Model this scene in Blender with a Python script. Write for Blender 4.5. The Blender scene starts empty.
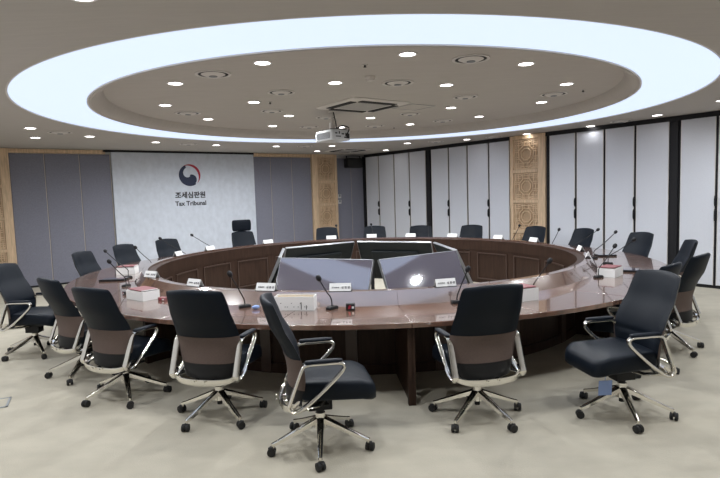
import bpy, bmesh, math, random
from mathutils import Vector, Matrix
random.seed(7)
PI = math.pi
C = bpy.context.scene.collection
def R(a): return math.radians(a)

# ---------------------------------------------------------------- measured layout (metres)
CAM_H = 1.828
CEIL = 3.05                      # height of the ceiling and of the light ring
DISC = 3.20                      # height of the raised middle of the ceiling
TC = Vector((.075, 8.63))        # centre of the round table
CC = Vector((.107, 8.39))        # centre of the ceiling rings
WL_P, WL_D = Vector((-4.561, 13.9246)), Vector((.8127, .5827)).normalized()     # left wall line
WR_P, WR_D = Vector((3.996, 12.322)), Vector((.605, -.7962)).normalized()       # right wall line
TOP_Z = .74
R_IN, R_LEDGE = 3.23, 3.31
def r_out(a):
    t = a + .149
    return 1 / math.sqrt((math.cos(t)/4.30)**2 + (math.sin(t)/4.13)**2)
def tp(r, deg, z=0.): return Vector((TC.x + r*math.cos(R(deg)), TC.y + r*math.sin(R(deg)), z))
def cp(r, deg, z=0.): return Vector((CC.x + r*math.cos(R(deg)), CC.y + r*math.sin(R(deg)), z))

# ---------------------------------------------------------------- materials
def mat(name, col, rough=.5, metal=0., spec=.5, noise=None, bump=0., bscale=60., emit=None, estr=0., coat=0., ior=None, wood=None, sheen=0.):
    m = bpy.data.materials.new(name); m.use_nodes = True
    nt = m.node_tree; b = nt.nodes['Principled BSDF']
    b.inputs['Base Color'].default_value = (*col, 1)
    b.inputs['Roughness'].default_value = rough
    b.inputs['Metallic'].default_value = metal
    b.inputs['Specular IOR Level'].default_value = spec
    if ior: b.inputs['IOR'].default_value = ior
    if coat: b.inputs['Coat Weight'].default_value = coat; b.inputs['Coat Roughness'].default_value = .06; b.inputs['Coat IOR'].default_value = 1.5 if not ior else min(1.9, ior)
    if sheen: b.inputs['Sheen Weight'].default_value = sheen
    if emit:
        b.inputs['Emission Color'].default_value = (*emit, 1); b.inputs['Emission Strength'].default_value = estr
    tc = nt.nodes.new('ShaderNodeTexCoord')
    def ramp_to(fac, c0, c1, p0=.3, p1=.7):
        r = nt.nodes.new('ShaderNodeValToRGB')
        r.color_ramp.elements[0].position = p0; r.color_ramp.elements[1].position = p1
        r.color_ramp.elements[0].color = (*c0, 1); r.color_ramp.elements[1].color = (*c1, 1)
        nt.links.new(fac, r.inputs['Fac']); nt.links.new(r.outputs['Color'], b.inputs['Base Color'])
    if noise:
        sc, amt, stretch = noise
        mp = nt.nodes.new('ShaderNodeMapping'); mp.inputs['Scale'].default_value = stretch
        n = nt.nodes.new('ShaderNodeTexNoise'); n.inputs['Scale'].default_value = sc; n.inputs['Detail'].default_value = 5
        nt.links.new(tc.outputs['Object'], mp.inputs['Vector']); nt.links.new(mp.outputs['Vector'], n.inputs['Vector'])
        ramp_to(n.outputs['Fac'], tuple(c*(1-amt) for c in col), tuple(min(1, c*(1+amt)) for c in col))
    if wood:
        sc, amt, stretch = wood
        mp = nt.nodes.new('ShaderNodeMapping'); mp.inputs['Scale'].default_value = stretch
        n = nt.nodes.new('ShaderNodeTexNoise'); n.inputs['Scale'].default_value = sc; n.inputs['Detail'].default_value = 8; n.inputs['Distortion'].default_value = .6
        nt.links.new(tc.outputs['Object'], mp.inputs['Vector']); nt.links.new(mp.outputs['Vector'], n.inputs['Vector'])
        ramp_to(n.outputs['Fac'], tuple(c*(1-amt) for c in col), tuple(min(1, c*(1+amt)) for c in col), .35, .68)
    if bump:
        n = nt.nodes.new('ShaderNodeTexNoise'); n.inputs['Scale'].default_value = bscale; n.inputs['Detail'].default_value = 4
        bp = nt.nodes.new('ShaderNodeBump'); bp.inputs['Strength'].default_value = bump; bp.inputs['Distance'].default_value = .004
        nt.links.new(tc.outputs['Object'], n.inputs['Vector']); nt.links.new(n.outputs['Fac'], bp.inputs['Height']); nt.links.new(bp.outputs['Normal'], b.inputs['Normal'])
    return m
M = {}
M['carpet'] = mat('carpet', (.465, .432, .355), .95, spec=.1, noise=(3.5, .06, (1, 1.6, 1)), bump=.6, bscale=90)
M['ceiling'] = mat('ceiling_paint', (.475, .445, .412), .9, spec=.2, noise=(3, .03, (1, 8, 1)), bump=.15, bscale=50)
M['ring'] = mat('light_panel', (.12, .13, .14), .6, emit=(.665, .775, 1.0), estr=1.12)
M['wall_paint'] = mat('wall_paint', (.55, .54, .53), .9)
M['white_board'] = mat('white_wall_covering', (.60, .64, .71), .75, spec=.3, noise=(9, .07, (1, 1, .7)), bump=.2, bscale=30)
M['partition'] = mat('white_fabric_panel', (.67, .69, .745), .85, spec=.2, noise=(40, .04, (1, 1, 6)), bump=.3, bscale=150)
M['grey_panel'] = mat('grey_fabric_panel', (.215, .218, .265), .9, spec=.2, noise=(60, .08, (1, 1, 1)), bump=.3, bscale=160)
M['black'] = mat('black_paint', (.012, .012, .014), .6, spec=.3)
M['seam'] = mat('panel_seam', (.42, .37, .31), .6)
M['oak'] = mat('light_oak', (.64, .465, .30), .55, wood=(5, .16, (9, 9, .7)))
M['oak_shaded'] = mat('oak_recess_shade', (.42, .29, .175), .6, wood=(5, .14, (9, 9, .7)))  # backing oak darkened, shade between the lattice bars put into its colour
M['top'] = mat('table_veneer', (.150, .078, .053), .22, spec=.55, wood=(3.2, .32, (1, 7, 1)), coat=1., ior=1.6)
M['ledge'] = mat('ledge_veneer', (.15, .076, .052), .2, spec=.9, wood=(3.2, .25, (1, 7, 1)), coat=1., ior=2.1)
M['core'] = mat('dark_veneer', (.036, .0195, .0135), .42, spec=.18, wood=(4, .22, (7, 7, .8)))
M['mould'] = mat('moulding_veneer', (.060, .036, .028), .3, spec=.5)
M['leather'] = mat('black_leather', (.0055, .0088, .0145), .46, spec=.15, bump=.12, bscale=220)
M['plastic'] = mat('black_plastic', (.007, .007, .008), .5, spec=.3)
M['mesh'] = mat('brown_woven_mesh', (.105, .073, .062), .8, noise=(90, .18, (1, 1, 5)), bump=.4, bscale=250)
M['chrome'] = mat('polished_aluminium', (.80, .78, .73), .16, metal=1.)
M['rubber'] = mat('black_caster_rubber', (.010, .010, .011), .6)
M['blue_tag'] = mat('blue_card', (.24, .34, .62), .6)
M['screen'] = mat('screen_glass', (.085, .08, .115), .06, spec=1., ior=1.9, coat=.6)
M['screen_back'] = mat('screen_back_shell', (.010, .013, .015), .5, spec=.3)
M['rim'] = mat('silver_rim', (.36, .37, .39), .4, metal=.8)
M['white_paper'] = mat('white_card', (.78, .78, .77), .7)
M['manila'] = mat('manila_card', (.52, .36, .17), .7)
M['ink'] = mat('printed_ink', (.03, .03, .035), .7)
M['navy'] = mat('navy_letters', (.006, .014, .05), .5)
M['red'] = mat('crimson_letters', (.36, .012, .035), .5)
M['folder'] = mat('crimson_folder', (.22, .075, .08), .5)
M['projector'] = mat('light_grey_plastic', (.55, .56, .58), .4)
M['grille'] = mat('grey_grille', (.20, .215, .23), .6)
M['ac_grille'] = mat('air_conditioner_grille', (.36, .345, .33), .6)
M['vent'] = mat('painted_metal_vent', (.60, .57, .54), .5)
M['ac_white'] = mat('air_conditioner_plastic', (.60, .565, .53), .5)
M['slot'] = mat('dark_slot', (.015, .015, .015), .8)
M['lamp'] = mat('lit_lens', (.9, .9, .9), .5, emit=(1., .96, .95), estr=9.)
M['trim_white'] = mat('white_lamp_trim', (.72, .70, .68), .4)
M['floor_metal'] = mat('brushed_floor_metal', (.28, .30, .32), .5, metal=.3)
M['switch'] = mat('switch_plate', (.6, .6, .6), .4)

# ---------------------------------------------------------------- mesh helpers
def mk(name, bm, m, parent=None, smooth=False, bevel=0., angle=40):
    bmesh.ops.recalc_face_normals(bm, faces=bm.faces)
    me = bpy.data.meshes.new(name); bm.to_mesh(me); bm.free()
    for x in (m if isinstance(m, (list, tuple)) else [m]): me.materials.append(x)
    if smooth:
        me.polygons.foreach_set('use_smooth', [True]*len(me.polygons))
        if angle < 180: me.set_sharp_from_angle(angle=R(angle))
    o = bpy.data.objects.new(name, me); C.objects.link(o)
    if parent: o.parent = parent
    if bevel:
        b = o.modifiers.new('bevel', 'BEVEL'); b.width = bevel; b.segments = 2; b.limit_method = 'ANGLE'; b.angle_limit = R(35)
    return o
def NB(): return bmesh.new()
def thing(name, label, cat, loc=(0, 0, 0), rz=0., group=None):
    o = bpy.data.objects.new(name, None); C.objects.link(o)
    o.empty_display_size = .1
    o.location = loc; o.rotation_euler = (0, 0, rz)
    o['label'] = label; o['category'] = cat
    if group: o['group'] = group
    return o
def tag(o, label, cat, group=None):
    o['label'] = label; o['category'] = cat
    if group: o['group'] = group
    return o
def struct(o): o['kind'] = 'structure'; return o
def xf(bm, vs, mtx): bmesh.ops.transform(bm, matrix=mtx, verts=vs)
def box(bm, c, s, rz=0., rx=0., ry=0., mi=0):
    r = bmesh.ops.create_cube(bm, size=1.)
    vs = r['verts']
    xf(bm, vs, Matrix.Translation(c) @ Matrix.Rotation(rz, 4, 'Z') @ Matrix.Rotation(ry, 4, 'Y') @ Matrix.Rotation(rx, 4, 'X') @ Matrix.Diagonal((*s, 1)))
    if mi:
        for f in {f for v in vs for f in v.link_faces}: f.material_index = mi
    return vs
def cyl(bm, c, r, h, seg=24, r2=None, axis='Z', rot=None):
    q = bmesh.ops.create_cone(bm, cap_ends=True, segments=seg, radius1=r, radius2=r if r2 is None else r2, depth=h)
    m = Matrix.Translation(c)
    if rot is not None: m = m @ rot
    elif axis == 'X': m = m @ Matrix.Rotation(PI/2, 4, 'Y')
    elif axis == 'Y': m = m @ Matrix.Rotation(PI/2, 4, 'X')
    xf(bm, q['verts'], m); return q['verts']
def sph(bm, c, r, s=(1, 1, 1), u=16, v=10):
    q = bmesh.ops.create_uvsphere(bm, u_segments=u, v_segments=v, radius=r)
    xf(bm, q['verts'], Matrix.Translation(c) @ Matrix.Diagonal((*s, 1))); return q['verts']
def loft(bm, rings, cap=True, closed=True, loop=False):
    rows = [[bm.verts.new(p) for p in ring] for ring in rings]
    n = len(rows[0]); pairs = list(zip(rows[:-1], rows[1:]))
    if loop: pairs.append((rows[-1], rows[0]))
    for a, b in pairs:
        for i in range(n if closed else n-1):
            j = (i+1) % n
            bm.faces.new((a[i], a[j], b[j], b[i]))
    if cap and not loop:
        bm.faces.new(rows[0][::-1]); bm.faces.new(rows[-1])
def smooth_path(pts, n=6, closed=False):
    P = [Vector(p) for p in pts]; out = []; m = len(P)
    for i in range(m if closed else m-1):
        if closed: p0, p1, p2, p3 = P[(i-1) % m], P[i], P[(i+1) % m], P[(i+2) % m]
        else: p0, p1, p2, p3 = P[max(i-1, 0)], P[i], P[i+1], P[min(i+2, m-1)]
        for k in range(n):
            t = k/n
            out.append(.5*((2*p1)+(-p0+p2)*t+(2*p0-5*p1+4*p2-p3)*t*t+(-p0+3*p1-3*p2+p3)*t**3))
    if not closed: out.append(P[-1])
    return out
def sweep(bm, pts, prof, up=(0, 0, 1), closed=False, scales=None):
    """carry a 2D outline (side, up) along a path"""
    P = [Vector(p) for p in pts]; n = len(P); rings = []
    upv = Vector(up)
    for i, p in enumerate(P):
        a = P[(i-1) % n] if (closed or i > 0) else P[i]
        b = P[(i+1) % n] if (closed or i < n-1) else P[i]
        t = (b-a).normalized(); s = t.cross(upv)
        if s.length < 1e-4: s = t.cross(Vector((0, 1, .01)))
        s.normalize(); u = s.cross(t).normalized(); k = scales[i] if scales else 1.
        rings.append([p + s*(x*k) + u*(y*k) for x, y in prof])
    loft(bm, rings, loop=closed)
def circ(r, n=8, ry=None):
    ry = r if ry is None else ry
    return [(r*math.cos(2*PI*i/n), ry*math.sin(2*PI*i/n)) for i in range(n)]
def arc_block(bm, r0, r1, z0, z1, a0, a1, n=8, z0b=None, z1b=None, c=TC):
    """block between two radii; r0/r1 may be functions of the angle; z0b/z1b: heights at the outer radius"""
    f0 = r0 if callable(r0) else (lambda a: r0); f1 = r1 if callable(r1) else (lambda a: r1)
    z0b = z0 if z0b is None else z0b; z1b = z1 if z1b is None else z1b
    rings = []
    for i in range(n+1):
        a = a0+(a1-a0)*i/n; ca, sa = math.cos(a), math.sin(a); q0, q1 = f0(a), f1(a)
        rings.append([(c.x+q0*ca, c.y+q0*sa, z0), (c.x+q1*ca, c.y+q1*sa, z0b), (c.x+q1*ca, c.y+q1*sa, z1b), (c.x+q0*ca, c.y+q0*sa, z1)])
    loft(bm, rings)
def text_mesh(body, size, bold=0.):
    cu = bpy.data.curves.new('txt', 'FONT'); cu.body = body; cu.size = size
    cu.align_x = 'CENTER'; cu.offset = bold; cu.extrude = .001; cu.resolution_u = 4
    o = bpy.data.objects.new('txt', cu); C.objects.link(o)
    bpy.context.view_layer.update()
    me = bpy.data.meshes.new_from_object(o.evaluated_get(bpy.context.evaluated_depsgraph_get()))
    bpy.data.objects.remove(o); bpy.data.curves.remove(cu)
    return me
def mesh_obj(name, me, m, parent, mtx):
    me.materials.clear(); me.materials.append(m); me.name = name
    o = bpy.data.objects.new(name, me); C.objects.link(o); o.parent = parent; o.matrix_local = mtx
    return o
def copy_tree(o, parent=None):
    c = o.copy(); C.objects.link(c)
    if parent is not None: c.parent = parent
    for ch in list(o.children): copy_tree(ch, c)
    return c

# ---------------------------------------------------------------- room shell
S_CORNER_L = 5.8458
CORNER = WL_P + WL_D*S_CORNER_L
LA, LB = 11.3, 14.7
cA = CORNER - WL_D*LA                     # left end of the left wall
cB = CORNER + WR_D*LB                     # near end of the right wall
cD = cA + (cB - CORNER)
poly = [cA, CORNER, cB, cD]
bm = NB(); vs = [bm.verts.new((p.x, p.y, 0)) for p in poly]; bm.faces.new(vs)
q = [bm.verts.new((p.x, p.y, -.1)) for p in poly]; bm.faces.new(q[::-1])
for i in range(4): bm.faces.new((vs[i], q[i], q[(i+1) % 4], vs[(i+1) % 4]))
struct(mk('floor', bm, M['carpet']))
def wall(name, a, b, off=.12):
    d = (b-a).normalized(); n = Vector((-d.y, d.x))
    if (Vector((TC.x, TC.y))-a).dot(n) > 0: n = -n
    bm = NB()
    pts = [a, b, b+n*off, a+n*off]
    loft(bm, [[(p.x, p.y, 0) for p in pts], [(p.x, p.y, DISC+.1) for p in pts]])
    return struct(mk(name, bm, M['wall_paint']))
wall('wall_left', cA, CORNER); wall('wall_right', CORNER, cB); wall('wall_rear', cB, cD); wall('wall_near', cD, cA)

# ceiling: flat outer part with a round opening
RO, RI = 4.555, 3.73
def ray_poly(c, a):
    d = Vector((math.cos(a), math.sin(a))); best = 1e9
    for i in range(4):
        p, e = poly[i], poly[(i+1) % 4]-poly[i]
        den = d.x*e.y-d.y*e.x
        if abs(den) < 1e-9: continue
        w = p-c; t = (w.x*e.y-w.y*e.x)/den; s = (w.x*d.y-w.y*d.x)/den
        if t > 0 and -1e-6 <= s <= 1+1e-6: best = min(best, t)
    return c+d*best
angs = sorted([2*PI*i/160 for i in range(160)] + [math.atan2(p.y-CC.y, p.x-CC.x) % (2*PI) for p in poly])
bm = NB()
def edge_ring(r, z): return [bm.verts.new((CC.x+r*math.cos(a), CC.y+r*math.sin(a), z)) for a in angs]
outer = [bm.verts.new((*ray_poly(CC, a), CEIL)) for a in angs]
prof = [(RO, CEIL), (RO, CEIL+.05)]
rows = [outer]+[edge_ring(r, z) for r, z in prof]
prof2 = [(RI, CEIL+.05), (RI, CEIL-.004), (RI-.03, CEIL-.004), (RI-.04, CEIL+.008), (RI-.09, CEIL+.03), (RI-.13, CEIL+.07), (RI-.16, CEIL+.115), (RI-.175, DISC)]
rows2 = [edge_ring(r, z) for r, z in prof2]
n = len(angs)
for rr in (rows, rows2):
    for a, b in zip(rr[:-1], rr[1:]):
        for i in range(n): bm.faces.new((a[i], a[(i+1) % n], b[(i+1) % n], b[i]))
bm.faces.new(rows2[-1])
struct(mk('ceiling', bm, M['ceiling'], smooth=True, angle=24))
# the light ring
rt = thing('ring_ceiling_light', 'huge glowing white ring light set in the ceiling above the table', 'ceiling light', (CC.x, CC.y, CEIL))
bm = NB(); Z0 = Vector((0, 0))
arc_block(bm, RI+.012, RO-.012, .012, .03, 0, 2*PI*.99999, 160, c=Z0)
mk('light_panel', bm, M['ring'], rt, smooth=True)
bm = NB()
arc_block(bm, RO-.02, RO-.001, .0, .02, 0, 2*PI*.99999, 160, c=Z0)
arc_block(bm, RI+.001, RI+.02, .0, .02, 0, 2*PI*.99999, 160, c=Z0)
mk('metal_edge', bm, M['trim_white'], rt, smooth=True)

# ---------------------------------------------------------------- wall fittings (local frame: x along the wall, y into the room, z up)
AL = math.atan2(WL_D.y, WL_D.x)
AR = math.atan2(WR_D.y, WR_D.x)
def wl(s): p = WL_P+WL_D*s; return (p.x, p.y, 0)
def wr(s): p = WR_P+WR_D*s; return (p.x, p.y, 0)
# with x along WL_D the room is at -y (left wall); with x along WR_D the room is at -y as well
def grey_panel(s0, s1, label, latch=False):
    t = thing('grey_wall_panel', label, 'wall panel', wl((s0+s1)/2), AL, 'grey fabric panels of the left wall')
    w = s1-s0
    b = NB(); box(b, (0, -.022, 1.49), (w-.016, .04, 2.90)); mk('fabric_face', b, M['grey_panel'], t, bevel=.006)
    b = NB(); box(b, (w/2-.003, -.020, 1.49), (.014, .036, 2.92)); mk('edge_strip', b, M['seam'], t)
    b = NB(); box(b, (0, -.022, .022), (w, .042, .04)); mk('bottom_rail', b, M['black'], t)
    if latch:
        b = NB(); box(b, (w/2-.01, -.046, .62), (.02, .014, .07)); mk('latch', b, M['switch'], t, bevel=.004)
ll = [(-3.60, -2.935, 'grey fabric wall panel beside the far left lattice column', 0), (-2.935, -2.235, 'middle grey fabric wall panel left of the white logo wall', 1), (-2.235, -1.58, 'grey fabric wall panel touching the left edge of the white logo wall', 0),
      (2.05, 2.585, 'grey fabric wall panel touching the right edge of the white logo wall', 0), (2.585, 3.25, 'middle grey fabric wall panel between logo wall and lattice column', 0), (3.25, 3.885, 'grey fabric wall panel just left of the corner lattice column', 0),
      (4.76, 5.32, 'grey fabric wall panel with switches right of the corner lattice column', 0), (5.32, 5.84, 'grey fabric wall panel in the room corner below the black speaker', 0)]
for a, b_, l, k in ll: grey_panel(a, b_, l, k)
# white logo wall
t = thing('logo_wall_panel', 'big white wall panel with round emblem and Tax Tribunal lettering', 'wall panel', wl(.245), AL)
b = NB(); box(b, (0, -.05, 1.505), (3.61, .09, 2.99)); mk('board', b, M['white_board'], t, bevel=.004)
b = NB(); box(b, (-.08, -.06, 3.022), (3.78, .12, .045)); mk('top_rail', b, M['black'], t)
FRONT = Matrix.Translation((0, -.0965, 0)) @ Matrix.Rotation(PI/2, 4, 'X')
def on_logo(x, z): return Matrix.Translation((x, 0, z)) @ FRONT
me = text_mesh('조세심판원', .172, .006); mesh_obj('korean_lettering', me, M['ink'], t, on_logo(.022, 1.885))
me = text_mesh('Tax Tribunal', .155, .005); mesh_obj('english_lettering', me, M['ink'], t, on_logo(.022, 1.685))
def flat_poly(name, pts, m, mtx, th=.004):
    b = NB(); loft(b, [[(x, y, 0) for x, y in pts], [(x, y, th) for x, y in pts]])
    o = mk(name, b, m, t); o.matrix_local = mtx; return o
def arc(cx, cy, r, a0, a1, n=24): return [(cx+r*math.cos(R(a0+(a1-a0)*i/n)), cy+r*math.sin(R(a0+(a1-a0)*i/n))) for i in range(n+1)]
S = .277
def sc(pts): return [(x*S, y*S) for x, y in pts]
navy = arc(0, 0, 1, 112, 302) + arc(.17, -.40, .47, -40, 104, 16) + arc(-.22, .16, .36, -52, -180, 14) + arc(.02, .16, .62, 180, 122, 8)
flat_poly('navy_swirl', sc(navy), M['navy'], on_logo(.025, 2.45))
def circ3(p, q, r):
    ax, ay = p; bx, by = q; cx_, cy_ = r
    d = 2*(ax*(by-cy_)+bx*(cy_-ay)+cx_*(ay-by))
    ux = ((ax*ax+ay*ay)*(by-cy_)+(bx*bx+by*by)*(cy_-ay)+(cx_*cx_+cy_*cy_)*(ay-by))/d
    uy = ((ax*ax+ay*ay)*(cx_-bx)+(bx*bx+by*by)*(ax-cx_)+(cx_*cx_+cy_*cy_)*(bx-ax))/d
    return ux, uy, math.hypot(ax-ux, ay-uy)
q1, q2 = (math.cos(R(124)), math.sin(R(124))), (math.cos(R(-48)), math.sin(R(-48)))
ux, uy, ur = circ3(q1, q2, (.78*math.cos(R(30)), .78*math.sin(R(30))))
RCI = (ux, uy, ur, math.degrees(math.atan2(q2[1]-uy, q2[0]-ux)), math.degrees(math.atan2(q1[1]-uy, q1[0]-ux)), 30)
redp = arc(0, 0, 1, 124, -48, 30) + arc(-.19, -.07, .99, -38, 110, 30)[0:0] + arc(*RCI)
flat_poly('red_crescent', sc(redp), M['red'], on_logo(.025, 2.45), .0045)

# lattice columns of light oak
def lattice_panel(w, h):
    b = NB(); bw = .019; d = .030
    def H(x0, x1, z): box(b, ((x0+x1)/2, -d/2, z), (abs(x1-x0), d, bw))
    def V(x, z0, z1): box(b, (x, -d/2-.001, (z0+z1)/2), (bw, d, abs(z1-z0)))
    a, c = w/2, h/2
    box(b, (0, -.012, c-.012), (w, .024, .024)); box(b, (0, -.012, -c+.012), (w, .024, .024))
    box(b, (a-.012, -.012, 0), (.024, .024, h)); box(b, (-a+.012, -.012, 0), (.024, .024, h))
    ro = .5*min(w, h)*.60; k = ro*.414
    oct_ = [(ro, k), (k, ro), (-k, ro), (-ro, k), (-ro, -k), (-k, -ro), (k, -ro), (ro, -k)]
    for s_ in (1., .66):
        o8 = [(x*s_, y*s_) for x, y in oct_]
        for i in range(8):
            p, q_ = Vector(o8[i]), Vector(o8[(i+1) % 8]); m_ = (p+q_)/2; e = q_-p
            box(b, (m_.x, -.0165, m_.y), (e.length+.012, .033, bw), ry=-math.atan2(e.y, e.x))
    for f in (.22, .40):
        for sg in (1, -1):
            x = sg*ro*f/.40*.55; V(x, ro*.96, c); V(x, -c, -ro*.96); H(ro*.96, a, x); H(-a, -ro*.96, x)
    for sg in (1, -1):
        for sg2 in (1, -1):
            for u in (.62, .76, .89):
                V(sg*a*u, sg2*c*.42, sg2*c); H(sg*a*.42, sg*a, sg2*c*u)
        V(sg*a*.80, -c*.45, c*.45); H(-a*.45, a*.45, sg*c*.82)
    return b
def lattice_column(loc, ang, w, label, stile_l=.15, stile_r=.18):
    t = thing('lattice_column', label, 'column', loc, ang, 'light oak lattice columns')
    b = NB(); D = .12
    box(b, (0, -.03, 1.52), (w, .05, 3.04)); mk('back_board', b, M['oak_shaded'], t)
    b = NB()
    box(b, (-w/2+stile_l/2, -D/2, 1.52), (stile_l, D, 3.04)); box(b, (w/2-stile_r/2, -D/2, 1.52), (stile_r, D, 3.04))
    iw = w-stile_l-stile_r; ix = (stile_l-stile_r)/2
    for z, hh in ((3.0, .09), (2.235, .075), (1.55, .07), (.86, .07), (.1, .2)):
        box(b, (ix, -D/2-.002, z), (iw, D, hh))
    mk('frame', b, M['oak'], t, bevel=.004)
    for z0, z1 in ((2.275, 2.955), (1.585, 2.195), (.895, 1.515), (.2, .825)):
        h = z1-z0
        lb = lattice_panel(iw-.01, h-.01)
        o = mk('lattice', lb, M['oak'], t); o.location = (ix, -.062, (z0+z1)/2)
        b2 = NB(); box(b2, (0, .0, 0), (iw-.01, .006, h-.01)); o2 = mk('lattice_backing', b2, M['oak_shaded'], o)
    return t
lattice_column(wl(4.32), AL, .87, 'light oak lattice column on the left wall near the room corner', .18, .09)
lattice_column(wl(-4.22), AL, 1.24, 'light oak lattice column at the left edge of the photo', .2, .17)
lattice_column(wr(-.155), AR, .93, 'light oak lattice column between the white partition panels', .09, .18)
# oak header above the grey panels
for a, b_, l in ((-3.6, -1.68, 'light oak header strip above the left grey panels'), (2.08, 3.885, 'light oak header strip between logo wall and lattice column')):
    bm = NB(); box(bm, (0, -.035, 2.995), (b_-a, .066, .09))
    o = mk('header_strip', bm, M['oak'], bevel=.003); o.location = wl((a+b_)/2); o.rotation_euler = (0, 0, AL); tag(o, l, 'wood trim')
# remaining left wall run beyond the column: plain grey panel
grey_panel(-5.5, -4.86, 'grey fabric wall panel left of the far left lattice column', 0)

# white folding partition of the right wall
def partition(s0, s1, label, handle=False):
    t = thing('partition_panel', label, 'partition panel', wr((s0+s1)/2), AR, 'white folding partition panels of the right wall')
    w = s1-s0
    b = NB(); box(b, (0, -.05, 1.515), (w-.062, .04, 2.915)); mk('fabric_face', b, M['partition'], t, bevel=.004)
    b = NB()
    for sx in (-1, 1): box(b, (sx*(w/2-.028), -.050, 1.515), (.010, .044, 2.92))
    mk('edge_trim', b, M['trim_white'], t)
    b = NB(); box(b, (0, -.03, .03), (w, .05, .055)); mk('floor_rail', b, M['black'], t)
    if handle:
        for z, h in ((1.52, .13), (1.28, .15)):
            b = NB(); pts = smooth_path([(0, 0, h/2), (0, -.03, h/2-.01), (0, -.03, -h/2+.01), (0, 0, -h/2)], 4)
            sweep(b, pts, circ(.016, 8), up=(1, 0, 0)); box(b, (0, -.004, 0), (.04, .01, h+.05))
            o = mk('pull_handle', b, M['black'], t, smooth=True); o.location = (w/2-.002, -.078, z)
PR = [(-6.12, -5.48, 1, 'white partition panel in the far room corner'), (-5.48, -4.77, 0, 'second white partition panel from the far room corner'), (-4.77, -4.11, 1, 'third white partition panel from the far room corner'), (-4.11, -3.44, 0, 'white partition panel just left of the far black post'), (-3.25, -2.6, 1, 'white partition panel just right of the far black post'), (-2.6, -1.96, 0, 'second white partition panel right of the far black post'), (-1.96, -1.28, 1, 'third white partition panel right of the far black post'), (-1.28, -0.66, 0, 'white partition panel just left of the right lattice column'), (0.37, 1.01, 1, 'white partition panel just right of the right lattice column'), (1.01, 1.63, 0, 'second white partition panel right of the right lattice column'), (1.63, 2.24, 1, 'third white partition panel right of the right lattice column'), (2.24, 2.87, 0, 'white partition panel just left of the near black post'), (3.03, 3.63, 1, 'white partition panel just right of the near black post'), (3.63, 4.25, 0, 'white partition panel at the right edge of the photo')]
for a, b_, h, l in PR: partition(a, b_, l, h)
for i in range(6):
    a = 4.25+i*.66; partition(a, a+.66, ['white partition panel beyond the right edge of the photo, nearest it'] [0] if i == 0 else 'white partition panel outside the photo at the right', i % 2)
bm = NB(); box(bm, (0, -.027, 1.5), (14.3, .05, 3.0)); box(bm, (0, -.05, 3.005), (14.3, .10, .085))
o = mk('trim_2', bm, M['black']); o.location = wr(1.0); o.rotation_euler = (0, 0, AR); struct(o)
for i, (s, w, l) in enumerate(((-3.345, .14, 'black post between the far white partition panels'), (2.95, .12, 'wide black post between the near white partition panels'), (.345, .05, 'thin black post at the right side of the right lattice column'), (-6.2, .12, 'black post in the far room corner'))):
    bm = NB(); box(bm, (0, -.045, 1.5), (w, .07, 2.98)); o = mk('partition_post', bm, M['black'], bevel=.004); o.location = wr(s); o.rotation_euler = (0, 0, AR); tag(o, l, 'post')

# corner speaker
t = thing('wall_speaker', 'black loudspeaker mounted high in the far room corner', 'loudspeaker', wl(5.28), AL)
b = NB(); box(b, (0, -.24, 2.785), (.57, .22, .29)); mk('cabinet', b, M['plastic'], t, bevel=.03)
b = NB(); box(b, (-.01, -.353, 2.785), (.49, .012, .22)); mk('front_grille', b, M['slot'], t, bevel=.006)
b = NB(); box(b, (0, -.07, 2.80), (.06, .14, .06)); box(b, (0, -.02, 2.80), (.16, .03, .20)); box(b, (-.25, -.24, 2.95), (.02, .03, .10)); box(b, (.25, -.24, 2.95), (.02, .03, .10)); box(b, (0, -.24, 2.995), (.52, .03, .015)); mk('bracket', b, M['black'], t)
for z, l in ((1.79, 'upper small wall switch right of the corner lattice column'), (1.62, 'lower small wall switch right of the corner lattice column')):
    t = thing('wall_switch', l, 'switch', wl(4.86), AL, 'wall switches')
    b = NB(); box(b, (0, -.05, z), (.11, .02, .12)); mk('switch_plate', b, M['switch'], t, bevel=.004)
    b = NB(); box(b, (0, -.062, z+.02), (.06, .008, .07)); mk('rocker', b, M['grille'], t)
# floor outlet
t = thing('floor_outlet', 'flush metal floor outlet box in the carpet at left edge', 'floor outlet', (-3.44, 4.9, .0), R(-64))
b = NB(); 
for x, y, w, h in ((0, .13, .28, .02), (0, -.13, .28, .02), (.13, 0, .02, .28), (-.13, 0, .02, .28)): box(b, (x, y, .004), (w, h, .006))
mk('frame', b, M['floor_metal'], t)
b = NB(); box(b, (0, 0, .003), (.24, .24, .004)); mk('lid', b, M['carpet'], t)
b = NB(); box(b, (.05, .03, .006), (.09, .012, .004)); box(b, (.01, .03, .006), (.012, .07, .004)); mk('pull_tab', b, M['floor_metal'], t)

# ---------------------------------------------------------------- the round table
tb = thing('round_conference_table', 'large ring-shaped dark wood conference table with open centre', 'table', (0, 0, 0))
NSEG, A0 = 22, R(-85.3); DA = 2*PI/NSEG
gap = .0011
for k in range(NSEG):
    a, e = A0+k*DA, A0+(k+1)*DA
    b = NB(); arc_block(b, R_LEDGE+.005, lambda q: r_out(q), TOP_Z-.045, TOP_Z, a+gap/4, e-gap/4, 10)
    mk('tabletop_segment', b, M['top'], tb, smooth=True, bevel=.005)
    b = NB()
    rings = []
    for i in range(9):
        q_ = a+gap/3+(e-a-2*gap/3)*i/8; ca, sa = math.cos(q_), math.sin(q_)
        rings.append([(TC.x+r*ca, TC.y+r*sa, z) for r, z in ((R_IN, .845), (R_LEDGE+.092, TOP_Z-.002), (R_LEDGE+.092, TOP_Z+.001), (R_LEDGE-.004, .875), (R_IN, .876))])
    loft(b, rings)
    mk('ledge_segment', b, M['ledge'], tb, smooth=True, angle=14)
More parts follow.
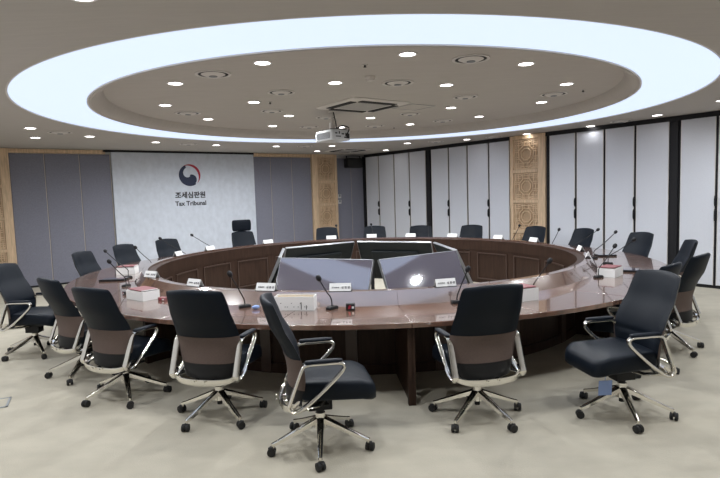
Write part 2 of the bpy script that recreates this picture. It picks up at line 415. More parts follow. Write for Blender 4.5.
# joint strips under the top, core wall and apron
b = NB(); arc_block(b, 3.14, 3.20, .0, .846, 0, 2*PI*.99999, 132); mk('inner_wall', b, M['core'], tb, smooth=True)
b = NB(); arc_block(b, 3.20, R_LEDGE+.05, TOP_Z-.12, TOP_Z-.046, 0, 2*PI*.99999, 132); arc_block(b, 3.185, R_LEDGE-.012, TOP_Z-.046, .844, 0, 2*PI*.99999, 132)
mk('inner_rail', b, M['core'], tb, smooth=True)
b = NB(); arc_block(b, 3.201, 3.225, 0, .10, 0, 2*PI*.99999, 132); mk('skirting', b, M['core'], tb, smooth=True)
for k in range(NSEG):                                   # framed panels of the inner wall
    m_ = A0+(k+.5)*DA; h = DA*.40
    b = NB()
    arc_block(b, 3.118, 3.141, .585, .605, m_-h, m_+h, 8); arc_block(b, 3.118, 3.141, .08, .10, m_-h, m_+h, 8)
    w = .018/3.13
    arc_block(b, 3.1185, 3.141, .08, .605, m_-h, m_-h+w, 1); arc_block(b, 3.1185, 3.141, .08, .605, m_+h-w, m_+h, 1)
    mk('wall_moulding', b, M['mould'], tb)
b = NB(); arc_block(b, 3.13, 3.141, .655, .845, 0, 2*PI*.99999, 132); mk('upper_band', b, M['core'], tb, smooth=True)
b = NB()
for k in range(NSEG):
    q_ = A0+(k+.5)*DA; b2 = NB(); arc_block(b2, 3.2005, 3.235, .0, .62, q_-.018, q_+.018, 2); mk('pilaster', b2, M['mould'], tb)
b.free()
for k in range(NSEG):                                   # support boards under the desk
    a = A0+k*DA
    b = NB(); r1 = r_out(a)-.06 if k == 0 else 3.62
    ca, sa = math.cos(a), math.sin(a)
    c_ = (TC.x+(3.21+r1)/2*ca, TC.y+(3.21+r1)/2*sa, (TOP_Z-.045)/2)
    box(b, c_, (r1-3.21, .03, TOP_Z-.046), rz=a)
    box(b, (TC.x+(r1-.03)*ca, TC.y+(r1-.03)*sa, (TOP_Z-.045)/2), (.06, .066, TOP_Z-.0462), rz=a)
    if k in (0, 3, 6, 9, 12, 15, 19): mk('support_board', b, M['mould'] if False else M['core'], tb, bevel=.003)
    else: b.free()

# ---------------------------------------------------------------- office chairs (facing +y, centre of the base at the origin)
def rrect(w, d, r, n=5):
    pts = []
    for cx, cy, a0 in ((w/2-r, d/2-r, 0), (-w/2+r, d/2-r, 90), (-w/2+r, -d/2+r, 180), (w/2-r, -d/2+r, 270)):
        for i in range(n+1):
            a = R(a0+90*i/n); pts.append((cx+r*math.cos(a), cy+r*math.sin(a)))
    return pts
def back_center(v): return -.205+.050*math.sin(PI*min(max(v, 0), .7)/.7)-.02*v-.148*max(v, 0)**1.7
def back_ring(v, dv=0., shrink=1., thick=None, off=0., inset=0., n=14, zoff=0.):
    """closed cross-section of the back shell at height parameter v"""
    z = .43+.71*v
    hw = (.225+.057*math.sin(min(v, .45)/.45*PI/2) - (.034*(max(0, v-.45)/.55)**1.2))*shrink-inset
    th = .030+.016*math.sin(PI*min(max(v, 0), 1))**.6 if thick is None else thick
    yc = back_center(v)+off
    front, rear = [], []
    for i in range(n+1):
        u = -1+2*i/n
        edge = (1-abs(u)**4)**.5 if abs(u) < 1 else 0
        bow = .060*u*u
        dz = -.020*u*u*max(0, (v-.8)/.2)
        front.append((hw*u, yc+bow+th*.9*edge*.6, z+dz+zoff)); rear.append((hw*u, yc+bow-th*edge, z+dz+zoff))
    return front+rear[::-1][1:-1]
def make_chair():
    t = thing('office_chair', '', 'office chair')
    lo = []                                                      # parts that never move with the seat height
    cols = M['chrome']
    # star base
    b = NB(); cyl(b, (0, 0, .185), .048, .09, 20, r2=.038); cyl(b, (0, 0, .24), .036, .03, 16)
    mk('base_hub', b, cols, t, smooth=True)
    lm = cm = None
    for k in range(5):
        a = 2*PI*k/5+R(-90)
        if lm is None:
            b = NB(); path = [(.030, 0, .205), (.10, 0, .178), (.20, 0, .138), (.32, 0, .092), (.362, 0, .080)]
            prof = [(-.030, -.018), (-.026, .014), (-.012, .021), (.012, .021), (.026, .014), (.030, -.018)]
            sweep(b, smooth_path(path, 4), prof, scales=[1.05-.55*i/16 for i in range(17)])
            cyl(b, (.358, 0, .070), .011, .034, 10)
            lo0 = mk('base_leg', b, cols, t, smooth=True, angle=50); lm = lo0.data
            b = NB()
            for sx in (-1, 1): 
                cyl(b, (0, sx*.0165, .030), .030, .020, 18, axis='Y'); cyl(b, (0, sx*.0265, .030), .022, .006, 14, axis='Y')
            box(b, (-.004, 0, .044), (.040, .012, .030)); cyl(b, (0, 0, .052), .013, .02, 10)
            cs = mk('caster', b, M['rubber'], lo0, smooth=True); cm = cs.data
        else:
            lo0 = bpy.data.objects.new('base_leg', lm); C.objects.link(lo0); lo0.parent = t
            cs = bpy.data.objects.new('caster', cm); C.objects.link(cs); cs.parent = lo0
        lo0.rotation_euler = (0, 0, a); cs.location = (.368, 0, 0); cs.rotation_euler = (0, 0, R(60+50*k))
    b = NB(); cyl(b, (0, 0, .29), .028, .13, 16); cyl(b, (0, 0, .13), .022, .06, 14); cyl(b, (0, 0, .35), .017, .10, 14); mk('gas_column', b, M['plastic'], t, smooth=True)
    # mechanism
    b = NB(); box(b, (0, .01, .392), (.15, .26, .055)); box(b, (0, 0, .33), (.11, .17, .09)); box(b, (.13, .03, .385), (.13, .012, .012)); box(b, (.20, .03, .385), (.03, .04, .014))
    mk('tilt_mechanism', b, M['plastic'], t, bevel=.008)
    # seat
    b = NB(); rings = []
    for (z, s_, yo) in ((.430, .88, 0), (.434, .95, 0), (.455, 1., 0), (.500, 1.0, 0), (.528, .985, 0), (.545, .95, 0), (.552, .86, 0), (.556, .60, 0), (.558, .25, 0)):
        pts = rrect(.53*s_, .56*s_, .10*s_, 6)
        rr = []
        for x, y in pts:
            yy = y+.105+yo; fr = max(0, (yy-.15)/.24)
            rr.append((x*(1-.05*max(0, -y)/.25), yy, z-.055*fr*fr+(.012*(x/.26)**2 if z > .5 else 0)))
        rings.append(rr)
    loft(b, rings); mk('seat', b, M['leather'], t, smooth=True, angle=70)
    b = NB(); loft(b, [[(x, y+.06, z) for x, y in rrect(.44*s_, .42*s_, .06, 4)] for z, s_ in ((.412, .9), (.432, 1.))]); mk('seat_pan', b, M['plastic'], t, smooth=True)
    # backrest
    b = NB(); vs_ = [(-.075, .88, .016), (-.055, .95, .024), (0, 1., None)]+[(v/16, 1., None) for v in range(1, 5)]+[(.298, 1., None), (.312, .995, .030), (.326, 1., None)]+[(v/16, 1., None) for v in range(6, 16)]+[(.972, .985, .032), (.992, .955, .020), (1.0, .90, .008)]
    loft(b, [back_ring(v, shrink=s_, thick=th) for v, s_, th in vs_]); mk('backrest', b, M['leather'], t, smooth=True, angle=75)
    # brown mesh on the rear, black lumbar shell below
    def rear_patch(v0, v1, inset, lift_, nv=8, n=14):
        bb = NB(); A = []; B = []
        for j in range(nv+1):
            v = v0+(v1-v0)*j/nv; ring = back_ring(v, n=n, inset=inset)
            rear = ring[n+1:][::-1]; rear = [ring[0]]+rear+[ring[n]]
            A.append([(x, y-lift_, z) for x, y, z in rear]); B.append([(x, y+.004, z) for x, y, z in rear])
        loft(bb, [a_+b_[::-1] for a_, b_ in zip(A, B)]); return bb
    mk('mesh_panel', rear_patch(.115, .425, -.001, .004), M['mesh'], t, smooth=True, angle=60)
    mk('lumbar_shell', rear_patch(-.05, .11, .004, .007, 5), M['plastic'], t, smooth=True, angle=60)
    # aluminium cradle behind the seat
    b = NB(); path = smooth_path([(-.280, -.165, .445), (-.270, -.205, .408), (-.205, -.250, .385), (-.11, -.272, .376), (0, -.278, .374), (.11, -.272, .376), (.205, -.250, .385), (.270, -.205, .408), (.280, -.165, .445)], 5)
    nn = len(path)-1; rings = []
    for i, p in enumerate(path):
        f = math.sin(PI*i/nn)
        d = Vector((p.x*.6, p.y, 0)).normalized(); w_ = .013; h_ = .022+.020*f
        rings.append([p+d*w_+Vector((0, 0, h_*.7)), p+d*(w_+.004), p+d*w_*.4-Vector((0, 0, h_*.6)), p-d*w_-Vector((0, 0, h_*.5)), p-d*w_+Vector((0, 0, h_*.5))])
    loft(b, rings)
    for sx in (-1, 1):
        sweep(b, smooth_path([(sx*.06, -.27, .376), (sx*.07, -.16, .380), (sx*.065, -.06, .392)], 4), circ(.018, 8, .014))
        cyl(b, (sx*.045, -.310, .392), .008, .01, 10, axis='Y')
    mk('back_cradle', b, cols, t, smooth=True, angle=50)
    # arms
    for sx in (-1, 1):
        X = sx*.282
        loop = [(X, -.235, .415), (X, -.215, .47), (X, -.165, .60), (X, -.136, .672), (X, -.116, .694), (X, -.07, .700), (X, .03, .700), (X, .10, .700), (X, .137, .691), (X, .149, .668), (X, .130, .632), (X, .05, .555), (X, -.06, .460), (X, -.150, .396), (X, -.205, .383)]
        b = NB(); path = smooth_path(loop, 3, closed=True); n_ = len(path); rings = []
        for i, p in enumerate(path):
            tv = (path[(i+1) % n_]-path[i-1]).normalized(); s_ = Vector((1, 0, 0)); u_ = s_.cross(tv).normalized()
            wide = .025 if (p.y < -.09 and p.z > .41) else .019
            rings.append([p+s_*x*wide/.016+u_*y for x, y in ((.016, .006), (.010, .012), (-.010, .012), (-.016, .006), (-.016, -.006), (-.010, -.012), (.010, -.012), (.016, -.006))])
        loft(b, rings, loop=True)
        sweep(b, [(X, -.16, .396), (sx*.22, -.03, .392), (sx*.08, .02, .392)], circ(.024, 8, .013))
        ar = mk('armrest', b, cols, t, smooth=True, angle=50)
        b = NB(); rings = []
        for y, w_, h_ in ((-.118, .012, .006), (-.108, .022, .012), (-.06, .025, .014), (.03, .026, .014), (.10, .024, .013), (.132, .018, .010), (.140, .010, .005)):
            rings.append([(X+x*w_/.02, y, .716+z_*h_/.014) for x, z_ in ((-.02, -.006), (-.02, .004), (-.014, .012), (.014, .012), (.02, .004), (.02, -.006))])
        loft(b, rings); mk('arm_pad', b, M['leather'], ar, smooth=True, angle=60)
    return t
LOWER = ('base_hub', 'base_leg', 'gas_column')
def is_low(o): return o.name.split('.')[0] in LOWER
def hub_from_back(x, y, f, d=.34): return (x+d*math.cos(R(f)), y+d*math.sin(R(f)))
chairs = [
    # x, y, facing, lift, spin of base, label
    (-4.04, 6.62, 0, -.02, 25, 'black office chair standing sideways at the left edge, pulled away from table'),
    (-2.98, 5.75, 51, -.05, 55, 'black office chair seen from behind, second from the left edge'),
    (-2.25, 5.04, 63, -.042, 9, 'black office chair seen from behind, third from the left edge'),
    (-1.23, 4.50, 76, 0, 21.6, 'black office chair seen squarely from behind, left of the sideways front chair'),
    (-.33, 3.87, 10, 0, 57, 'black office chair turned sideways in the middle foreground, seat facing right'),
    (.91, 4.31, 103, 0, 15, 'black office chair seen from behind, just right of the centre table support'),
    (2.07, 4.28, 190, 0, 46, 'black office chair with a blue tag under the seat, facing left'),
    (*hub_from_back(2.97, 5.15, 132), 132, -.05, 30, 'black office chair mostly hidden behind the blue-tagged chair at right'),
    (3.40, 6.0, 131, -.045, 68, 'black office chair with brown mesh seen from behind at the right edge'),
    (*hub_from_back(4.53, 7.42, 165), 163, -.07, 0, 'black office chair pulled in beside the near black partition post'),
    (*hub_from_back(4.71, 8.95, 187), 198, -.08, 15, 'black office chair right of the near white box, in front of the wide panel'),
    (*hub_from_back(4.32, 10.4, 200), 202, -.09, 30, 'black office chair second right of the right lattice column'),
    (*hub_from_back(3.72, 11.42, 215), 216, -.09, 45, 'black office chair in front of the right lattice column'),
    (*hub_from_back(2.62, 12.55, 236), 240, -.09, 20, 'black office chair just left of the right lattice column'),
    (*hub_from_back(1.52, 12.95, 250), 262, -.09, 10, 'black office chair near the far black post, behind the table'),
    (*hub_from_back(.37, 13.2, 267), 268, -.08, 0, 'black office chair below the black corner speaker'),
    (*hub_from_back(-.82, 13.25, 280), 277, -.08, 12, 'black office chair in front of the corner lattice column'),
    (*hub_from_back(-2.72, 12.4, 306), 300, -.06, 24, 'tall black executive chair with a padded headrest at the logo wall edge'),
    (*hub_from_back(-3.95, 10.95, 329), 322, -.08, 10, 'black office chair below the Tax Tribunal lettering, left of the tall chair'),
    (*hub_from_back(-4.36, 9.88, 345), 338, -.08, 33, 'black office chair at the left edge of the white logo wall'),
    (*hub_from_back(-4.49, 8.66, 0), 352, -.08, 18, 'black office chair in front of the left grey wall panels'),
]
proto = make_chair()
for i, (x, y, f, lift, spin, label) in enumerate(chairs):
    o = proto if i == len(chairs)-1 else copy_tree(proto)
    o.location = (x, y, 0); o.rotation_euler = (0, 0, R(f-90)); o['label'] = label; o['group'] = 'black office chairs around the table'
    for ch in o.children:
        if ch.name.split('.')[0] == 'base_leg': ch.rotation_euler = (0, 0, ch.rotation_euler[2]+R(90+spin-(f-90)))
        elif not is_low(ch): ch.location = (0, 0, lift)
    if 'headrest' in label:
        o['category'] = 'executive chair'
        b = NB(); rings = []
        for z, s_, th in ((1.14, .80, .02), (1.15, .92, .035), (1.18, .98, .045), (1.27, 1., .048), (1.35, .98, .045), (1.385, .93, .035), (1.395, .80, .02)):
            rings.append([(.225*s_*math.cos(2*PI*k/24)*(1 if abs(math.cos(2*PI*k/24)) < .9 else 1), -.375+th*math.sin(2*PI*k/24)+.05*math.cos(2*PI*k/24)**2, z) for k in range(24)])
        loft(b, rings); hd = mk('headrest', b, M['leather'], o, smooth=True, angle=70); hd.location = (0, 0, lift)
    if 'blue tag' in label:
        b = NB(); box(b, (-.15, .25, .285), (.105, .004, .120), rz=R(-96), rx=.1); sweep(b, [(-.15, .25, .345), (-.145, .24, .39), (-.14, .235, .415)], circ(.002, 6))
        bt = mk('hanging_tag', b, M['blue_tag'], o); bt['label'] = 'pale blue square tag'

# ---------------------------------------------------------------- big screens in the middle of the table
HC = Vector((.06, 8.65)); HR = 1.50; TILT = R(25)
sl = ['nearest left of the two front screens, large tilted display behind the table edge', 'front right large tilted display with diagonal reflection', 'large tilted display at the right side of the screen group', 'far right large display seen from its black back', 'far left large display seen from its black back', 'large tilted display at the left side of the screen group']
for k in range(6):
    a = R(-114.5+60*k); mid = HC+Vector((math.cos(a), math.sin(a)))*(HR*math.cos(R(30)))
    # local: x along the edge, -y outward
    t = thing('display_screen', sl[k], 'screen', (mid.x, mid.y, 0), a+PI/2, 'six large screens set out in a hexagon')
    W, Hh = 1.42, .80
    def tilt(o): o.matrix_local = Matrix.Translation((0, 0, .95)) @ Matrix.Rotation(-TILT, 4, 'X')
    b = NB(); box(b, (0, .0, -Hh/2), (W, .04, Hh)); o = mk('housing', b, M['screen_back'], t, bevel=.006); tilt(o)
    b = NB(); box(b, (0, -.0215, -Hh/2), (W-.006, .004, Hh-.008)); o = mk('screen_glass', b, M['screen'], t); tilt(o)
    b = NB()
    for c_, s_ in (((0, 0, .003), (W+.008, .044, .008)), ((-W/2-.002, .001, -Hh/2), (.005, .043, Hh)), ((W/2+.002, .001, -Hh/2), (.005, .043, Hh))): box(b, c_, s_)
    o = mk('metal_rim', b, M['rim'], t); tilt(o)
    b = NB(); box(b, (0, .045, -.42), (.9, .05, .5)); o = mk('back_cover', b, M['screen_back'], t, bevel=.02); tilt(o)
    b = NB()
    for sx in (-.4, .4): box(b, (sx, .06, .30), (.05, .05, .60)); box(b, (sx, -.02, .015), (.06, .40, .03))
    mk('stand', b, M['black'], t)

# ---------------------------------------------------------------- things on the table
def microphone(br, ba, hr, ha, hz, label):
    p0 = tp(max(br, 3.478), ba, TOP_Z+.001); p1 = tp(hr, ha, hz)
    out = math.atan2((p1-p0).y, (p1-p0).x)
    t = thing('gooseneck_microphone', label, 'microphone', p0, out, 'gooseneck microphones on the table')
    d = math.hypot(p1.x-p0.x, p1.y-p0.y); h = hz-TOP_Z
    b = NB(); loft(b, [[(x, y, z) for x, y in rrect(.12*s_, .07*s_, .014, 3)] for z, s_ in ((0, 1), (.016, 1), (.026, .85))]); mk('base', b, M['plastic'], t, smooth=True)
    b = NB(); path = smooth_path([(0, 0, .02), (.002, 0, .07), (.02, 0, .12), (d*.45, 0, h*.58), (d*.96, 0, h*.96)], 6); sweep(b, path, circ(.0058, 8), up=(0, 1, 0)); mk('gooseneck', b, M['black'], t, smooth=True)
    b = NB(); sph(b, (0, 0, 0), .026, (1, 1, 1.35), 16, 10); o = mk('foam_head', b, M['black'], t, smooth=True)
    o.location = (d, 0, h); o.rotation_euler = (0, math.atan2(d*.5, h*.4), 0)
mics = [(3.47, -96, 3.62, -97.5, 1.06, 'microphone right of the big white box, behind the sideways front chair'),
        (3.45, -111, 3.57, -112.5, 1.085, 'microphone behind the second front name plate from the left'),
        (3.45, -60.8, 3.62, -59.3, 1.09, 'microphone leaning right beside the chair with the blue tag'),
        (3.46, -75.8, 3.50, -74, 1.07, 'microphone in front of the right lilac screen name plate'),
        (3.50, -37.5, 3.63, -33, 1.10, 'microphone rising beside the right white box, nearest to it'),
        (3.55, -16.5, 3.85, -19.2, 1.10, 'microphone between the right white box and the pulled-in chair'),
        (3.50, -6, 3.95, -1, 1.11, 'microphone behind the right white box, leaning to the wall'),
        (3.48, 7, 3.92, 6.5, 1.115, 'microphone right of the second chair from the right lattice column'),
        (3.47, 17, 3.68, 18, 1.085, 'microphone just right of the right lattice column'),
        (3.47, 34, 3.95, 37, 1.10, 'microphone against the right lattice column'),
        (3.47, 66, 3.9, 68, 1.12, 'microphone in front of the far black partition post'),
        (3.47, 86, 3.9, 87.2, 1.13, 'microphone below the black corner speaker'),
        (3.47, 99, 3.9, 99, 1.13, 'microphone against the corner lattice column'),
        (3.47, 146, 3.88, 149.5, 1.14, 'microphone below the Tax Tribunal lettering on the far table side'),
        (3.47, 159, 3.92, 161, 1.14, 'microphone in front of the chair at the left edge of the logo wall'),
        (3.47, 177, 3.64, 180, 1.10, 'microphone right of the chair before the left grey panels'),
        (3.52, -166, 3.93, -173.2, 1.10, 'farther of the two crossing microphones at the left table side'),
        (3.52, -152, 3.72, -148.4, 1.10, 'nearer of the two crossing microphones at the left table side')]
for m_ in mics: microphone(*m_)

def name_plate(a, label, r=3.27, yaw=0., w=.215, z=.8775):
    p = tp(r, a, z)
    t = thing('name_plate', label, 'name plate', p, R(a+90+yaw), 'white name plates on the table ledge')   # local -y faces outward
    b = NB(); d, h = .034, .078
    for s_ in (-1, 1):
        loft(b, [[(x, s_*(d+.001), .004) , (x, s_*(d-.002), .004), (x, s_*.001, h-.002), (x, 0, h)] for x in (-w/2, w/2)])
    mk('folded_card', b, M['white_paper'], t)
    b = NB(); box(b, (0, 0, .002), (w+.012, .078, .004)); mk('black_base', b, M['black'], t)
    ang = math.atan2(h, d)
    mt = Matrix.Translation((0, -d*.62-.003, h*.40+.001)) @ Matrix.Rotation(ang, 4, 'X')
    mesh_obj('title_lettering', PL1.copy(), M['ink'], t, mt @ Matrix.Translation((-.048, 0, 0)))
    mesh_obj('name_lettering', PL2.copy(), M['ink'], t, mt @ Matrix.Translation((.055, -.004, 0)))
PL1 = text_mesh('조세심판관', .016, .0002); PL2 = text_mesh('심 판 관', .026, .0005)
pls = [(-145.5, 'small name plate beside the left white box', 25), (-125.8, 'front name plate farthest left, above the squarely seen chair'), (-108.7, 'front name plate left of the big white box'), (-95.0, 'front name plate at the left lilac screen'), (-76.4, 'front name plate at the right lilac screen'),
       (-23, 'name plate beside the right white box'), (-8, 'name plate in front of the second chair right of the right lattice column'), (20.8, 'name plate in front of the right lattice column chair'), (36.8, 'name plate left of the right lattice column'), (55.5, 'name plate in front of the third partition panel from the far post'), (71.8, 'name plate in front of the chair near the far black post'), (86.8, 'name plate in front of the chair below the corner speaker'), (102.3, 'name plate in front of the corner lattice column chair'), (127.2, 'name plate right of the tall headrest chair'), (152, 'name plate left of the tall headrest chair'), (168, 'name plate beside the chair at the left edge of the logo wall')]
for pl in pls: name_plate(pl[0], pl[1], yaw=(pl[2] if len(pl) > 2 else 0))

def white_box(p, rz, w, d, h, label, open_top=False, taper=.0):
    t = thing('document_box', label, 'document box', (p[0], p[1], TOP_Z+.001), rz, 'white boxes of documents')
    b = NB(); th = .006
    for c_, s_ in (((0, -d/2, h/2), (w, th, h)), ((0, d/2, h/2), (w, th, h)), ((-w/2, 0, h/2), (th, d, h)), ((w/2, 0, h/2), (th, d, h)), ((0, 0, th/2), (w, d, th))): box(b, c_, s_)
    mk('carton', b, M['white_paper'], t)
    b = NB(); n_ = 9
    for i in range(n_): box(b, (0, -d/2+.012+(d-.024)*(i+.5)/n_, h*.48), (w-.02, (d-.03)/n_*.8, h*.9-.004*(i % 3)))
    mk('document_stack', b, M['manila'] if open_top else M['white_paper'], t)
    return t
A_ = white_box((-.64, 5.215), R(-8), .38, .13, .135, 'big white document box with brown files behind the sideways front chair', True)
b = NB()
for i in range(9):
    box(b, (-.13+.032*i+(.01 if i % 2 else 0), -.0695, .05+(.02 if i % 3 == 0 else -.015)), (.010, .003, .005))
box(b, (.07, -.0695, .045), (.006, .003, .07)); box(b, (.12, -.0695, .03), (.006, .003, .04)); mk('printed_marks', b, M['ink'], A_)
white_box((-2.45, 6.05), R(-38), .34, .20, .10, 'white document box at the left table side under a folder')
white_box((-3.55, 8.25), R(8), .26, .24, .10, 'white document box in front of the left grey wall panels')
white_box((3.04, 6.60), R(46), .27, .20, .105, 'white document box at the right table side')
def folder(x, y, z, rz, w, d, label, m='folder', h=.012, name='document_folder', cat='folder', grp='crimson folders on the table'):
    t = thing(name, label, cat, (x, y, z+.0012), rz, grp)
    b = NB(); box(b, (0, 0, h/2), (w, d, h)); mk('cover', b, M[m], t, bevel=.002)
    b = NB(); box(b, (.004, 0, h/2), (w+.001, d-.012, h*.6)); mk('pages', b, M['white_paper'], t)
# crimson folders standing by the far plates
for a, l in ((164, 'crimson folder beside the name plate at the logo wall edge'), (140.5, 'crimson folder left of the tall headrest chair'), (121, 'crimson folder right of the tall headrest chair'), (94, 'crimson folder left of the chair below the corner speaker'), (60.5, 'crimson folder left of the far black post name plate'), (30, 'crimson folder in front of the right lattice column'), (12.5, 'crimson folder before the second chair from the right lattice column'), (78.5, 'crimson folder between the two far middle chairs')):
    p = tp(3.62, a, TOP_Z)
    folder(p.x, p.y, TOP_Z, R(a+90), .36, .26, l, h=.035, name='document_folder')
folder(-2.45, 6.06, TOP_Z+.103, R(-42), .30, .20, 'crimson folder lying on the left white box', h=.012)
folder(3.04, 6.61, TOP_Z+.108, R(43), .25, .18, 'crimson folder lying on the right white box', h=.012)
folder(-3.55, 8.26, TOP_Z+.106, R(5), .24, .2, 'crimson folder lying on the box before the left grey panels', h=.012)
p = tp(3.60, -66, TOP_Z); white_box((p.x, p.y), R(22), .32, .24, .12, 'white document box behind the chair right of the centre table support'); folder(p.x, p.y, TOP_Z+.123, R(24), .30, .21, 'crimson folder behind the chair right of the centre table support')
# flat black tablets
def tablet(x, y, rz, w, d, label, m='plastic'):
    t = thing('tablet_device', label, 'tablet', (x, y, TOP_Z+.001), rz, 'black tablets on the table')
    b = NB(); box(b, (0, 0, .012), (w, d, .024)); mk('body', b, M[m], t, bevel=.004)
    b = NB(); box(b, (0, 0, .0255), (w-.03, d-.03, .003)); mk('glass', b, M['screen'], t)
tablet(-3.45, 7.57, R(3), .34, .22, 'flat dark tablet left of the crossing microphones')
tablet(3.86, 8.55, R(-5), .28, .2, 'flat dark tablet behind the right white box')
tablet(3.42, 6.92, R(-28), .26, .2, 'flat dark tablet right of the right white box')
def gadget(x, y, rz, w, d, h, label, cols):
    t = thing('small_gadget', label, 'gadget', (x, y, TOP_Z+.001), rz)
    b = NB(); box(b, (0, 0, h/2), (w, d, h)); mk('case', b, M[cols[0]], t, bevel=.003)
    b = NB(); box(b, (-w*.15, -d/2-.001, h*.5), (w*.12, .003, h*.6), ry=.3); box(b, (-w*.02, -d/2-.001, h*.5), (w*.10, .003, h*.6), ry=.3); mk('red_stripes', b, M['red'], t)
    b = NB(); box(b, (w*.28, -d/2-.001, h*.45), (w*.24, .003, h*.35)); mk('label_sticker', b, M['white_paper'], t)
gadget(-.11, 5.10, R(-2), .085, .05, .06, 'small black card case with red stripes on the near tabletop', ('black', 'red'))
gadget(-2.78, 6.36, R(-50), .07, .05, .035, 'small dark case left of the left white box', ('black', 'red'))
gadget(-2.17, 5.90, R(-30), .11, .06, .035, 'small red and dark case in front of the left white box', ('folder', 'red'))
t = thing('blue_pouch', 'small blue object on the table left of the big white box', 'pouch', (-1.04, 5.27, TOP_Z+.001), R(20)); b = NB(); sph(b, (0, 0, .02), .04, (1, .6, .5)); mk('body', b, M['blue_tag'], t, smooth=True); b = NB(); cyl(b, (.03, 0, .022), .01, .03, 10, axis='X'); mk('cap', b, M['black'], t, smooth=True)

# ---------------------------------------------------------------- ceiling fixtures
LAMP_COL = (.95, .975, 1.)
spot = bpy.data.lights.new('downlight_beam', 'SPOT'); spot.energy = 88; spot.color = LAMP_COL; spot.spot_size = R(176); spot.spot_blend = .8; spot.shadow_soft_size = .07
b = NB(); cyl(b, (0, 0, -.001), .082, .006, 32); dl_lens = b
def make_down():
    t = thing('downlight', '', 'downlight')
    b = NB(); arc_block(b, .078, .098, -.008, .0, 0, 2*PI*.99999, 32, c=Z0); mk('trim_ring', b, M['trim_white'], t, smooth=True)
    b = NB(); cyl(b, (0, 0, -.003), .078, .004, 32); mk('lens', b, M['lamp'], t)
    l = bpy.data.objects.new('beam', spot); C.objects.link(l); l.parent = t; l.location = (0, 0, -.03)
    return t
b.free() if False else None
dproto = make_down(); first = True
spot2 = spot.copy(); spot2.name = 'downlight_beam_dim'; spot2.energy = 2.5
spot3 = spot.copy(); spot3.name = 'downlight_beam_near'; spot3.energy = 68
def downlight(p, label, group, dim=False, data=None):
    global first
    o = dproto if first else copy_tree(dproto); first = False
    o.location = p; o['label'] = label; o['category'] = 'downlight'; o['group'] = group
    if data:
        for ch in o.children:
            if ch.type == 'LIGHT': ch.data = data
    if dim:
        for ch in o.children:
            if ch.type == 'LIGHT': ch.data = spot2
G1, G2, G3 = 'downlights outside the light ring', 'outer circle of downlights on the raised disc', 'inner circle of downlights on the raised disc'
o1 = {175: 'downlight left of the light ring, above the left grey panels', 160.3: 'downlight above the last grey panel left of the logo wall', 143.8: 'downlight above the left end of the logo wall', 128.4: 'downlight above the round emblem\'s right side', 112.7: 'downlight above the right grey panels next to the logo wall', 97.8: 'downlight just below the projector, beyond the ring', 77.7: 'downlight above the second far partition panel', 62: 'downlight above the partition panels right of the far post', 46.6: 'downlight above the right lattice column', 30.6: 'downlight above the panels right of the right lattice column', 14.3: 'downlight above the panel left of the near black post', -1.7: 'downlight at the right edge of the photo', -108.7: 'downlight cut by the top edge of the photo'}
for a, l in o1.items(): downlight(cp(5.34, a, CEIL), l, G1, a in (77.7, 62, 46.6, 30.6, 14.3))
for a in (-17.5, -33, -49, -64, -79, -94, -124, -139, -155, -171): downlight(cp(5.34, a, CEIL), 'downlight of the outer circle, outside the photo', G1, data=spot3)
for p, l in (((-5.88, 10.12), 'downlight nearest the left lattice column, behind the ring light'), ((-1.1, 15.13), 'downlight in front of the corner lattice column top'), ((.81, 15.54), 'downlight above the far corner partition panels')):
    downlight((*p, CEIL), l, G1, True)
for p in ((6.9, 6.0), (5.6, 4.3), (3.5, 1.9), (1.4, .6), (-2.5, 1.2), (-5.3, 3.3), (-7.2, 6.2)): downlight((*p, CEIL), 'downlight near a wall, outside the photo', G1, True)
i1 = {-140.5: 'disc downlight nearest the left end of the ring', -172.5: 'disc downlight at far left, second up from the ring edge', 156.9: 'disc downlight above the round emblem', 126.8: 'disc downlight left of the projector, nearest the far rim', 98.5: 'disc downlight hidden behind the projector', 70.3: 'disc downlight right of the air conditioner toward the far rim', 41: 'disc downlight at far right of the disc\'s back rim', 8.6: 'disc downlight below the rightmost round vent', -20.9: 'disc downlight nearest the right end of the ring', -52: 'disc downlight at upper right near the light ring', -81.6: 'disc downlight at upper middle near the light ring', -111.3: 'disc downlight at upper left of centre near the light ring'}
for a, l in i1.items(): downlight(cp(2.88, a, DISC), l, G2)
i2 = {-102.5: 'inner disc downlight in front of the air conditioner', -48.7: 'inner disc downlight nearest the right of the smoke detector', 26.2: 'inner disc downlight right of the access hatch', 84.7: 'inner disc downlight beside the air conditioner\'s far corner', 140.5: 'inner disc downlight left of the projector mount', -165.9: 'inner disc downlight left of the air conditioner'}
for a, l in i2.items(): downlight(cp(1.62, a, DISC), l, G3)
